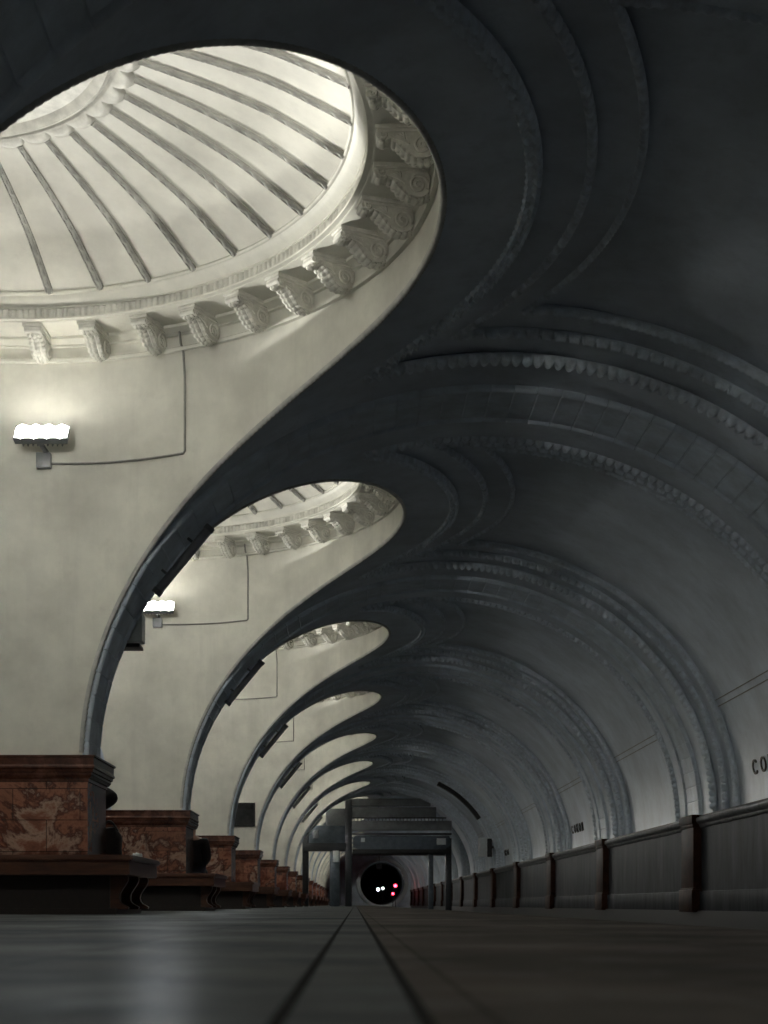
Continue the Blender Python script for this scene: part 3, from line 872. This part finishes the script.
# ------------------------------------------------------------------ benches round the piers
def make_bench():
    root = empty('bench', (0, 0, 0))
    HX, HY = 1.07, 0.95            # outer half sizes of the seat
    ix, iy = 0.635, 0.545          # hole round the marble base
    mb = MB()
    def ring(mb, hx, hy, z0, z1, jx, jy, r=0.0):
        vs = []
        for z in (z0, z1):
            vs += [(-hx, -hy, z), (hx, -hy, z), (hx, hy, z), (-hx, hy, z), (-jx, -jy, z), (jx, -jy, z), (jx, jy, z), (-jx, jy, z)]
        fs = []
        for i in range(4):
            j = (i + 1) % 4
            fs += [(i, j, 4 + j, 4 + i), (8 + i, 8 + j, 12 + j, 12 + i), (i, j, 8 + j, 8 + i), (4 + i, 4 + j, 12 + j, 12 + i)]
        bm = bmesh.new(); bv = [bm.verts.new(v) for v in vs]
        for f_ in fs: bm.faces.new([bv[q] for q in f_])
        bmesh.ops.recalc_face_normals(bm, faces=bm.faces[:])
        if r: bmesh.ops.bevel(bm, geom=bm.edges[:], offset=r, segments=2, affect='EDGES')
        mb.bm(bm)
    ring(mb, HX, HY, 0.480, 0.535, ix, iy, 0.012)
    mb.build('seat', M['wood'], root, True, 30)
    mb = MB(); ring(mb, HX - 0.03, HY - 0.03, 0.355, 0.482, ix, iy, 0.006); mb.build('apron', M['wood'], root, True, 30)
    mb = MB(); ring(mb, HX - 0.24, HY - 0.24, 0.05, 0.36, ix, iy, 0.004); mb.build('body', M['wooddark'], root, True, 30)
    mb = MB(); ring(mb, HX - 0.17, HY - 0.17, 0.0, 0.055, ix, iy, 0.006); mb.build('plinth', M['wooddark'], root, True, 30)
    # S-scroll brackets under the overhang
    poly = [(0.0, 0.0), (0.17, 0.0), (0.175, 0.02), (0.15, 0.035)]
    out = [(0.12, 0.05), (0.098, 0.075), (0.09, 0.11), (0.10, 0.15), (0.125, 0.19), (0.15, 0.225), (0.168, 0.26), (0.172, 0.29), (0.16, 0.312), (0.0, 0.312)]
    poly = poly + out
    def scroll(x, y, a):
        mb = MB()
        w = 0.075
        # local u outward, v up, extruded along the side
        R = Matrix.Translation((x, y, 0.045)) @ Matrix.Rotation(a, 4, 'Z') @ Matrix(((1, 0, 0, 0), (0, 0, 1, -w / 2), (0, 1, 0, 0), (0, 0, 0, 1)))
        mb.prism(poly, R, w)
        mb.build('scroll_bracket', M['wood'], root, True, 30)
    bx, by = HX - 0.24, HY - 0.24
    for y in (-by + .06, 0, by - .06): scroll(bx - .01, y, 0); scroll(-bx + .01, y, pi)
    return root
b0 = make_bench()
for p in range(0, 15):
    o = b0 if p == 0 else copy_tree(b0)
    o.location = (XC, pier_y(p), 0)
    lab = 'dark wooden bench wrapped round the %s pier' % (ORD[p] if p <= 7 else ORD[p - 7])
    if p == 0: lab = 'dark wooden bench out of frame round the pier nearer than the first'
    elif p == 1: lab = 'nearest and largest dark wooden bench, round the pier at the left edge'
    elif p == 2: lab = 'dark wooden bench round the second pier, person leaning behind it'
    elif p > 7: lab += ' beyond the steel footbridge'
    else: lab += ' down the hall'
    tag(o, lab, 'bench', 'benches round the piers')

# ------------------------------------------------------------------ tube fittings clamped under the arches
def make_tube_fitting():
    root = empty('tube_lamp', (0, 0, 0))
    tA, tB = th_of(-2.02), th_of(-1.50)
    A = vault_pt(tA, 0.20, -0.115); B = vault_pt(tB, 0.20, -0.115)
    d = (B - A).normalized()
    mb = MB(); mb.tube([A, A + d * .01, B - d * .01, B], [0.04, 0.046, 0.046, 0.04], 16); mb.build('tube', M['tube'], root, True, 40)
    for P in (A, B):
        mb = MB(); mb.tube([P - d * .02, P + d * .03], 0.052, 16); mb.build('end_cap', M['metal'], root, True, 40)
    for t in (0.25, 0.75):
        mb = MB(); Q = A.lerp(B, t); n = vault_in((tA + tB) / 2)
        mb.tube([Q, Q - n * 0.12], 0.014, 8); mb.build('clamp', M['metal'], root)
    return root
t0 = make_tube_fitting()
for p in range(1, 8):
    o = t0 if p == 1 else copy_tree(t0)
    o.location = (0, pier_y(p), 0)
    tag(o, 'dark tube lamp clamped under the %s' % ('nearest stone arch' if p == 1 else '%s stone arch' % ORD[p]), 'lamp', 'unlit tube lamps under the arches')

# small wedge loudspeaker behind the first arch
root = empty('wall_speaker', (-2.20, pier_y(1) + 0.52, 2.66))
mb = MB(); mb.prism([(-0.10, 0.0), (0.10, 0.03), (0.10, 0.30), (0.04, 0.30)], Matrix(((1, 0, 0, 0), (0, 0, 1, -0.1), (0, 1, 0, 0), (0, 0, 0, 1))), 0.22)
mb.build('cabinet', M['white'], root, False)
mb = MB(); mb.box(-0.13, 0.08, -0.12, 0.14, -0.035, 0.0, bev=.006); mb.build('mounting_plate', M['darkmetal'], root)
tag(root, 'small pale wedge loudspeaker peeking out behind the nearest stone arch', 'loudspeaker')

# ------------------------------------------------------------------ track wall: pilasters, station name, cables
def make_pilaster():
    root = empty('pilaster', (0, 0, 0))
    mb = MB(); mb.box(XW - 0.12, XW + 0.05, -0.40, 0.40, 0.33, 1.225, bev=0.01); mb.build('panel', M['pil'], root, True, 30)
    mb = MB(); mb.box(XW - 0.15, XW + 0.05, -0.44, 0.44, -0.02, 0.31, bev=0.012); mb.box(XW - 0.135, XW + 0.05, -0.42, 0.42, 0.30, 0.335, bev=0.01); mb.build('plinth', M['pil'], root, True, 30)
    mb = MB(); mb.box(XW - 0.135, XW + 0.05, -0.42, 0.42, 1.22, 1.275, bev=0.01); mb.box(XW - 0.15, XW + 0.05, -0.44, 0.44, 1.27, 1.405, bev=0.012); mb.build('capital', M['pil'], root, True, 30)
    return root
q0 = make_pilaster()
for p in range(1, 17):
    o = q0 if p == 1 else copy_tree(q0)
    o.location = (0, pier_y(p), 0)
    lab = ('brown marble pilaster on the track wall under the %s arch' % ORD[p]) if p <= 7 else '%s brown pilaster on the track wall beyond the footbridge' % ORD[p - 7]
    if p == 1: lab = 'brown marble pilaster on the track wall, outside the right frame edge'
    tag(o, lab, 'pilaster', 'pilasters of the track wall')

def stroke(mb, pts, t, M_, dep=0.02, closed=False):
    n = len(pts); L_, R_ = [], []
    for i in range(n):
        a = Vector(pts[(i - 1) % n] if closed else pts[max(0, i - 1)]); c = Vector(pts[(i + 1) % n] if closed else pts[min(n - 1, i + 1)])
        d = (c - a).normalized(); nn = Vector((-d.y, d.x))
        p = Vector(pts[i]); L_.append(p + nn * t / 2); R_.append(p - nn * t / 2)
    m = n if closed else n - 1
    vs = []; fs = []
    for i in range(n):
        vs += [M_ @ Vector((*L_[i], 0)), M_ @ Vector((*R_[i], 0)), M_ @ Vector((*L_[i], dep)), M_ @ Vector((*R_[i], dep))]
    for i in range(m):
        a, b = 4 * i, 4 * ((i + 1) % n)
        fs += [(a, a + 1, b + 1, b), (a + 2, a + 3, b + 3, b + 2), (a, a + 2, b + 2, b), (a + 1, a + 3, b + 3, b + 1)]
    if not closed: fs += [(0, 1, 3, 2), (4 * n - 4, 4 * n - 3, 4 * n - 1, 4 * n - 2)]
    mb.add(vs, fs)
def make_name():
    """the station name on the track wall"""
    root = empty('station_name', (0, 0, 0))
    h, w, t = 0.20, 0.235, 0.027
    th = math.asin((1.76 - ZS + 0.1) / BV)
    Pw = vault_pt(th, 0, STEP * 3)
    up = Vector((-RV * sin(th), 0, BV * cos(th))).normalized(); inn = vault_in(th)
    for k, ch in enumerate('COKOL'):
        u0 = k * 0.385
        def Mx(u0=u0):
            # u runs from far to near (-y), v up the wall, w out of the wall
            o_ = Pw - up * 0.1 + Vector((0, -u0, 0)) - inn * 0.012
            U = Vector((0, -1, 0))
            return Matrix(((U.x, up.x, inn.x, o_.x), (U.y, up.y, inn.y, o_.y), (U.z, up.z, inn.z, o_.z), (0, 0, 0, 1)))
        mb = MB(); Mk = Mx()
        if ch == 'O': stroke(mb, [(w / 2 + (w - t) / 2 * cos(2 * pi * i / 28), h / 2 + (h - t) / 2 * sin(2 * pi * i / 28)) for i in range(28)], t, Mk, 0.032, True)
        elif ch == 'C': stroke(mb, [(w / 2 + (w - t) / 2 * cos(radians(42 + 276 * i / 24)), h / 2 + (h - t) / 2 * sin(radians(42 + 276 * i / 24))) for i in range(25)], t, Mk, 0.032)
        elif ch == 'K':
            stroke(mb, [(t / 2, 0), (t / 2, h)], t, Mk, 0.032)
            stroke(mb, [(t * .8, h * .45), (w * .55, h * .72), (w * .9, h)], t, Mk, 0.032); stroke(mb, [(w * .42, h * .58), (w * .92, 0)], t, Mk, 0.032)
        else:
            stroke(mb, [(0.0, t * .35), (w * .16, t * .6), (w * .28, h * .4), (w * .34, h - t / 2), (w * .9, h - t / 2)], t, Mk, 0.032)
            stroke(mb, [(w * .9, h), (w * .9, 0)], t, Mk, 0.032)
        mb.build('letter', M['letter'], root, False)
    return root
n0 = make_name()
for i, (y, lab) in enumerate(((19.5, 'largest black station name letters, cut off by the right frame edge'), (35.8, 'black station name lettering on the track vault between the third and fourth arches'), (52.3, 'small far station name lettering on the track vault between the fifth and sixth arches'))):
    o = n0 if i == 0 else copy_tree(n0)
    o.location = (0, y, 0)
    tag(o, lab, 'lettering', 'station name on the track wall')
for i, zz in enumerate((2.72, 2.80)):
    th = math.asin((zz - ZS) / BV)
    mb = MB(); mb.tube([vault_pt(th, y, STEP * 3 - 0.006) for y in (pier_y(0), 20, 40, pier_y(7))], 0.007, 6)
    o = mb.build('cable', M['pipe']); tag(o, '%s of two thin cables along the track vault above the station name' % ('lower', 'upper')[i], 'cable', 'cables along the track vault')

# black curved duct and a box screen on the sixth arch
mb = MB()
ths = [th_of(3.0) - (th_of(3.0) - th_of(4.52)) * i / 20 for i in range(21)]
mb.sweep([vault_pt(t, pier_y(6) - 0.42, -0.02) for t in ths], [vault_in(t) for t in ths], lambda i: [(-0.16, -0.02), (-0.16, .12), (.16, .12), (.16, -0.02)])
o = mb.build('curved_duct', M['blackmat'], None, True, 40)
tag(o, 'black curved duct hugging the right side of the sixth arch', 'duct')
root = empty('platform_screen', (4.70, pier_y(6) - 0.5, 2.15))
mb = MB(); mb.box(-0.26, 0.14, -0.3, 0.3, -0.33, 0.33, bev=.02); mb.build('casing', M['white'], root)
mb = MB(); mb.box(0.02, 0.20, -0.33, -0.29, -0.36, 0.30, bev=.01); mb.build('screen', M['blackmat'], root)
mb = MB(); mb.box(0.12, 0.50, -0.04, 0.04, -0.04, 0.04); mb.build('mounting_arm', M['darkmetal'], root)
tag(root, 'pale box screen with a black side, mounted at the foot of the sixth arch', 'screen')

# dark notice board on the fourth pier
yb = pier_y(4) - (HB - sqrt(RD ** 2 - 0.5 ** 2)) - 0.06
root = empty('notice_board', (XC + 0.0, yb, 2.07))
mb = MB(); mb.box(-0.52, 0.52, 0, 0.10, 0, 0.60, bev=.008); mb.build('frame', M['blackmat'], root)
mb = MB(); mb.box(-0.48, 0.48, -0.006, 0.004, 0.04, 0.56); mb.build('panel', M['board'], root, False)
tag(root, 'dark rectangular notice board on the fourth pier, above the third marble base', 'sign')

# ------------------------------------------------------------------ steel footbridge across the hall
def footbridge():
    y = 65.2
    root = empty('footbridge', (0, y, 0))
    def bx(name, mat, x0, x1, z0, z1, ya=-0.15, yb_=0.15, bev=0.02, par=root):
        mb = MB(); mb.box(x0, x1, ya, yb_, z0, z1, bev=bev); return mb.build(name, mat, par)
    bx('post', M['darkmetal'], -0.45, -0.15, 0, 4.72)
    bx('post', M['darkmetal'], 3.95, 4.22, -1.15, 3.0)
    bx('post', M['steel'], 3.20, 3.42, -1.15, 2.6)
    bx('post', M['steel'], -1.12, -0.68, 0, 2.5)
    bx('post', M['darkmetal'], -2.32, -2.05, 0, 4.0)
    bx('girder', M['panel'], -0.15, 4.22, 3.34, 3.76)
    bx('girder', M['darkmetal'], -0.15, 4.22, 3.14, 3.22, -.2, .2)
    # lower box girder with rounded ends
    mb = MB(); poly = [(-0.1, 2.62), (0.15, 2.5), (3.9, 2.5), (4.15, 2.66), (4.2, 2.85), (4.1, 3.08), (0.0, 3.08), (-0.1, 2.98)]
    mb.prism(poly, Matrix(((1, 0, 0, 0), (0, 0, 1, -0.4), (0, 1, 0, 0), (0, 0, 0, 1))), 1.9); mb.build('deck_beam', M['steel'], root, True, 30)
    bx('deck', M['blackmat'], -0.12, 4.2, 2.30, 2.5, -0.45, 2.0)
    bx('upper_panel', M['panel'], -0.15, 3.55, 3.92, 4.36, -.05, .05)
    bx('upper_panel', M['panel'], -0.15, 3.3, 4.40, 4.74, -.05, .05)
    rl = bx('railing', M['darkmetal'], -0.15, 4.0, 3.86, 3.92, -.06, .06)
    for i in range(26):
        x = -0.05 + i * 0.155
        bx('baluster', M['metal'], x - .02, x + .02, 3.76, 3.88, -.03, .03, 0.004, rl)
    bx('bolt_plate', M['white'], 3.55, 3.95, 2.70, 2.98, -.43, -.38, .015)
    bx('bolt_plate', M['white'], 0.25, 0.42, 2.82, 3.0, -.43, -.38, .015)
    # side wall over the platform with openings
    mb = MB()
    mb.box(-2.10, -0.40, -0.1, 0.1, 2.75, 3.55, bev=.01); mb.build('side_panel', M['steel'], root)
    bx('side_panel', M['panel'], -1.30, -0.42, 3.55, 4.30, -.08, .08)
    bx('lintel_beam', M['darkmetal'], -2.3, -0.4, 2.42, 2.78, -.2, .2)
    bx('control_box', M['white'], -0.98, -0.72, 1.95, 2.45, -.24, -.15)
    bx('control_box', M['metal'], -1.85, -1.62, 3.0, 3.35, -.2, -.1)
    # knee brace
    mb = MB(); mb.tube([(-2.1, 0, 2.5), (-1.6, 0, 3.0), (-0.45, 0, 3.45)], 0.05, 8); mb.build('brace', M['darkmetal'], root)
    tag(root, 'dark steel footbridge spanning the hall in front of the far tunnel', 'footbridge')
footbridge()

# tunnel signals and a hanging clock sign far away
def signal(x, y, z, mat, r, lab):
    root = empty('signal_lamp', (x, y, z))
    mb = MB(); mb.box(-r * 1.8, r * 1.8, 0, 0.2, -r * 2, r * 2, bev=.01); mb.build('housing', M['blackmat'], root)
    mb = MB(); bm = bmesh.new(); bmesh.ops.create_uvsphere(bm, u_segments=16, v_segments=8, radius=r); mb.bm(bm, Matrix.Diagonal((1, .4, 1, 1))); mb.build('lens', mat, root)
    mb = MB(); mb.tube([(0, 0.15, -r), (0, 0.15, -1.1 - z)], 0.035, 8); mb.build('post', M['darkmetal'], root)
    tag(root, lab, 'signal', 'signal lamps in the tunnel mouth')
signal(3.55, YB - 2.0, 1.75, M['redlight'], 0.13, 'upper red signal lamp at the mouth of the tunnel')
signal(3.32, YB - 2.4, 1.05, M['redlight'], 0.10, 'lower red signal lamp at the mouth of the tunnel')
signal(2.15, YB + 6.0, 1.50, M['whitelight'], 0.12, 'dim white lamp deep inside the tunnel mouth')
signal(2.6, YB + 7.0, 1.62, M['whitelight'], 0.09, 'second, smaller white lamp deep inside the tunnel mouth')
root = empty('hanging_clock', (1.95, YB - 12, 3.2))
mb = MB(); mb.box(-0.22, 0.22, -0.1, 0.1, -0.22, 0.22, bev=.02); mb.build('casing', M['blackmat'], root)
mb = MB(); mb.tube([(0, 0, 0.2), (0, 0, 1.64)], 0.03, 8); mb.build('rod', M['darkmetal'], root)
tag(root, 'small black clock box hanging over the tunnel mouth', 'clock')

# ------------------------------------------------------------------ people on the far sides of the benches
def skin_mesh(name, joints, edges, radii, mat, parent=None, sub=2, root_j=None):
    names = list(joints); idx = {n: i for i, n in enumerate(names)}
    me = bpy.data.meshes.new(name)
    me.from_pydata([joints[n] for n in names], [(idx[a], idx[b]) for a, b in edges], [])
    o = bpy.data.objects.new(name, me); COL.objects.link(o)
    sk = o.modifiers.new('skin', 'SKIN'); sk.use_smooth_shade = True; sk.branch_smoothing = 0.4
    for i, n in enumerate(names):
        r = radii[n]; r = (r, r) if not isinstance(r, tuple) else r
        me.skin_vertices[0].data[i].radius = r
        me.skin_vertices[0].data[i].use_root = (n == root_j)
    sb = o.modifiers.new('sub', 'SUBSURF'); sb.levels = sub; sb.render_levels = sub
    dg = bpy.context.evaluated_depsgraph_get(); ev = o.evaluated_get(dg)
    m2 = bpy.data.meshes.new_from_object(ev)
    o.modifiers.clear(); o.data = m2; bpy.data.meshes.remove(me)
    m2.materials.clear(); m2.materials.append(mat)
    m2.polygons.foreach_set('use_smooth', [True] * len(m2.polygons))
    if parent is not None: o.parent = parent
    return o
def hand(J, E, R, side, wrist, d, up):
    """palm and five bent fingers growing from the wrist; d along the hand, up = back of the hand"""
    d = Vector(d).normalized(); up = Vector(up); up = (up - d * up.dot(d)).normalized(); sd = d.cross(up).normalized()
    w = Vector(wrist)
    J[side + 'palm'] = w + d * 0.05; R[side + 'palm'] = (0.030, 0.016); E.append((side + 'wri', side + 'palm'))
    for k, (o_, ln) in enumerate(((-0.028, 0.072), (-0.010, 0.082), (0.009, 0.077), (0.027, 0.060))):
        a, b, c = side + 'f%da' % k, side + 'f%db' % k, side + 'f%dc' % k
        J[a] = w + d * 0.088 + sd * o_; J[b] = J[a] + d * ln * .5 - up * 0.012; J[c] = J[b] + d * ln * .35 - up * 0.028
        R[a], R[b], R[c] = 0.0095, 0.0085, 0.007
        E += [(side + 'palm', a), (a, b), (b, c)]
    a, b = side + 't1', side + 't2'
    J[a] = w + d * 0.045 - sd * 0.042 - up * .008; J[b] = J[a] + d * 0.038 - sd * 0.016 - up * .012
    R[a], R[b] = 0.011, 0.009
    E += [(side + 'palm', a), (a, b)]
def person(loc, label, raised):
    """seated, facing +y (away from the camera); seat at z = 0.535"""
    lean = 0.06
    J, R, E = {}, {}, []
    def j(n, p, r): J[n] = Vector(p); R[n] = r
    sz = 0.535
    j('pel', (0, 0, sz + .11), (.15, .12)); j('wai', (0, .01, sz + .26), (.125, .10)); j('che', (0, .03, sz + .42), (.145, .115)); j('sho', (0, .03, sz + .54), (.11, .085))
    j('nec', (0, .05, sz + .62), .055); j('hea', (0, .075, sz + .70), (.070, .080)); j('hd2', (0, .085, sz + .78), (.078, .095)); j('top', (0, .07, sz + .85), (.055, .065))
    j('jaw', (0, .135, sz + .69), .038); j('nos', (0, .185, sz + .755), .012)
    E += [('pel', 'wai'), ('wai', 'che'), ('che', 'sho'), ('sho', 'nec'), ('nec', 'hea'), ('hea', 'hd2'), ('hd2', 'top'), ('hea', 'jaw'), ('hd2', 'nos')]
    for s, sg in (('l', -1), ('r', 1)):
        j(s + 'ear', (sg * .088, .07, sz + .755), .016); E.append(('hd2', s + 'ear'))
        j(s + 'hip', (sg * .10, .08, sz + .09), .095); j(s + 'kne', (sg * .13, .46, sz + .05), .065); j(s + 'ank', (sg * .13, .44, .10), .042); j(s + 'toe', (sg * .14, .60, .04), .036)
        E += [('pel', s + 'hip'), (s + 'hip', s + 'kne'), (s + 'kne', s + 'ank'), (s + 'ank', s + 'toe')]
        j(s + 'arm', (sg * .19, .03, sz + .53), .060)
        if raised and s == 'r':
            j('relb', (.40, .06, sz + .64), .045); j('rwri', (.20, .17, sz + .72), .030); dd, uu = (-.55, -.15, .6), (.4, .6, .3)
        else:
            j(s + 'elb', (sg * .225, .08, sz + .27), .045); j(s + 'wri', (sg * .13, .30, sz + .19), .030); dd, uu = (-sg * .3, .8, -.12), (0, .1, 1)
        E += [('sho', s + 'arm'), (s + 'arm', s + 'elb'), (s + 'elb', s + 'wri')]
        hand(J, E, R, s, J[s + 'wri'], dd, uu)
    body = skin_mesh('person', J, E, R, M['skin'], None, 2, 'pel')
    body.location = loc
    tag(body, label, 'person', 'people seated behind the piers')
    def sub(keys, grow, name, mat, root_j, extra=None):
        jj = {k: J[k].copy() for k in keys}; rr = {}
        for k in keys:
            r = R[k]; rr[k] = tuple(x + grow for x in r) if isinstance(r, tuple) else r + grow
        ee = [e for e in E if e[0] in jj and e[1] in jj]
        return skin_mesh(name, jj, ee, rr, mat, body, 2, root_j)
    ck = ['pel', 'wai', 'che', 'sho']
    for s in 'lr':
        ck += [s + 'arm', s + 'elb', s + 'wri']
    jj_w = {s: J[s + 'wri'].copy() for s in 'lr'}
    for s in 'lr': J[s + 'wri'] = J[s + 'elb'].lerp(J[s + 'wri'], 0.92)
    sub(ck, 0.036, 'coat', M['coat'], 'pel')
    for s in 'lr': J[s + 'wri'] = jj_w[s]
    sub(['pel', 'lhip', 'lkne', 'lank', 'rhip', 'rkne', 'rank'], 0.014, 'trousers', M['jeans'], 'pel')
    for s in 'lr':
        mb = MB(); bm = bmesh.new(); bmesh.ops.create_uvsphere(bm, u_segments=20, v_segments=12, radius=1)
        for v in bm.verts:
            if v.co.z < -0.45: v.co.z = -0.45
        c = J[s + 'ank'].lerp(J[s + 'toe'], .45); mb.bm(bm, Matrix.Translation((c.x, c.y, 0.045)) @ Matrix.Diagonal((.055, .145, .10, 1)))
        mb.build('shoe', M['shoe'], body, True, 50)
    mb = MB(); bm = bmesh.new(); bmesh.ops.create_icosphere(bm, subdivisions=4, radius=1)
    c = J['hd2'] + Vector((0, -.012, .018))
    for v in list(bm.verts):
        if v.co.y > 0.45 and v.co.z < 0.45 or v.co.z < -0.8: bm.verts.remove(v)
    for v in bm.verts:
        n = 1 + 0.03 * sin(23 * v.co.x + 9 * v.co.z) + 0.02 * sin(31 * v.co.y); v.co *= n
    mb.bm(bm, Matrix.Translation(c) @ Matrix.Diagonal((.094, .112, .112, 1)))
    mb.build('hair', M['hair'], body, True, 60)
    return body
person((-2.52, pier_y(2) + 0.74, 0), 'person in a dark coat seated behind the second pier, back and shoulder showing', False)
person((-2.83, pier_y(1) + 0.74, 0), 'person in a dark coat behind the nearest pier, raised elbow poking out', True)
# bag and a crumpled tissue on the nearest bench
root = empty('shoulder_bag', (-2.47, pier_y(1) + 0.70, 0.535))
mb = MB(); bm = bmesh.new(); bmesh.ops.create_uvsphere(bm, u_segments=28, v_segments=18, radius=1)
for v in bm.verts:
    c = v.co.copy(); p = 0.62
    v.co = Vector((math.copysign(abs(c.x) ** p, c.x) * (1 - .28 * (c.z + 1) / 2), math.copysign(abs(c.y) ** p, c.y) * (1 - .35 * (c.z + 1) / 2), math.copysign(abs(c.z) ** .7, c.z)))
    v.co += Vector((.05 * sin(7 * c.z), .06 * sin(5 * c.x), .05 * sin(9 * c.x + 4 * c.y)))
mb.bm(bm, Matrix.Translation((0, 0, 0.165)) @ Matrix.Diagonal((0.15, 0.10, 0.165, 1)))
mb.build('body', M['bag'], root, True, 60)
mb = MB(); mb.tube([(-.09 + .18 * i / 12, 0.0, 0.29 + 0.10 * sin(pi * i / 12)) for i in range(13)], 0.012, 8); mb.build('strap', M['shoe'], root)
tag(root, 'dark slouched bag on the nearest bench, behind the marble base', 'bag')
mb = MB(); bm = bmesh.new(); bmesh.ops.create_icosphere(bm, subdivisions=3, radius=1)
for v in bm.verts: v.co *= 1 + 0.25 * sin(7 * v.co.x + 3) * sin(9 * v.co.y) + .12 * sin(13 * v.co.z)
mb.bm(bm, Matrix.Translation((-2.15, pier_y(1) - 0.1 + 0.55, 0.565)) @ Matrix.Diagonal((.05, .04, .034, 1)))
o = mb.build('crumpled_tissue', M['white'], None, False); tag(o, 'small white crumpled tissue lying on the nearest bench end', 'tissue')

# ------------------------------------------------------------------ light
w = bpy.data.worlds.new('world'); SC.world = w; w.use_nodes = True
w.node_tree.nodes['Background'].inputs[0].default_value = (0, 0, 0, 1); w.node_tree.nodes['Background'].inputs[1].default_value = 0.0

# ------------------------------------------------------------------ camera
cam = bpy.data.cameras.new('camera'); co = bpy.data.objects.new('camera', cam); COL.objects.link(co)
co.location = (0, 0, CAMZ); co.rotation_euler = (pi / 2, 0, 0)
FPX = 1485.0
cam.sensor_width = 36; cam.sensor_height = 36; cam.sensor_fit = 'AUTO'
cam.lens = 36 * FPX / 1024
cam.shift_x = (384 - 355.3) / 1024; cam.shift_y = (904.5 - 512) / 1024
cam.clip_start = 0.05; cam.clip_end = 500
cam.dof.use_dof = True; cam.dof.focus_distance = 15.0; cam.dof.aperture_fstop = 5.0
SC.camera = co

SC.view_settings.view_transform = 'Standard'; SC.view_settings.look = 'None'
SC.view_settings.gamma = 1.0; SC.view_settings.use_curve_mapping = False
SC.view_settings.exposure = 2.27
cy = SC.cycles
cy.use_denoising = True
cy.max_bounces = 10; cy.diffuse_bounces = 7; cy.glossy_bounces = 4
cy.sample_clamp_indirect = 8.0
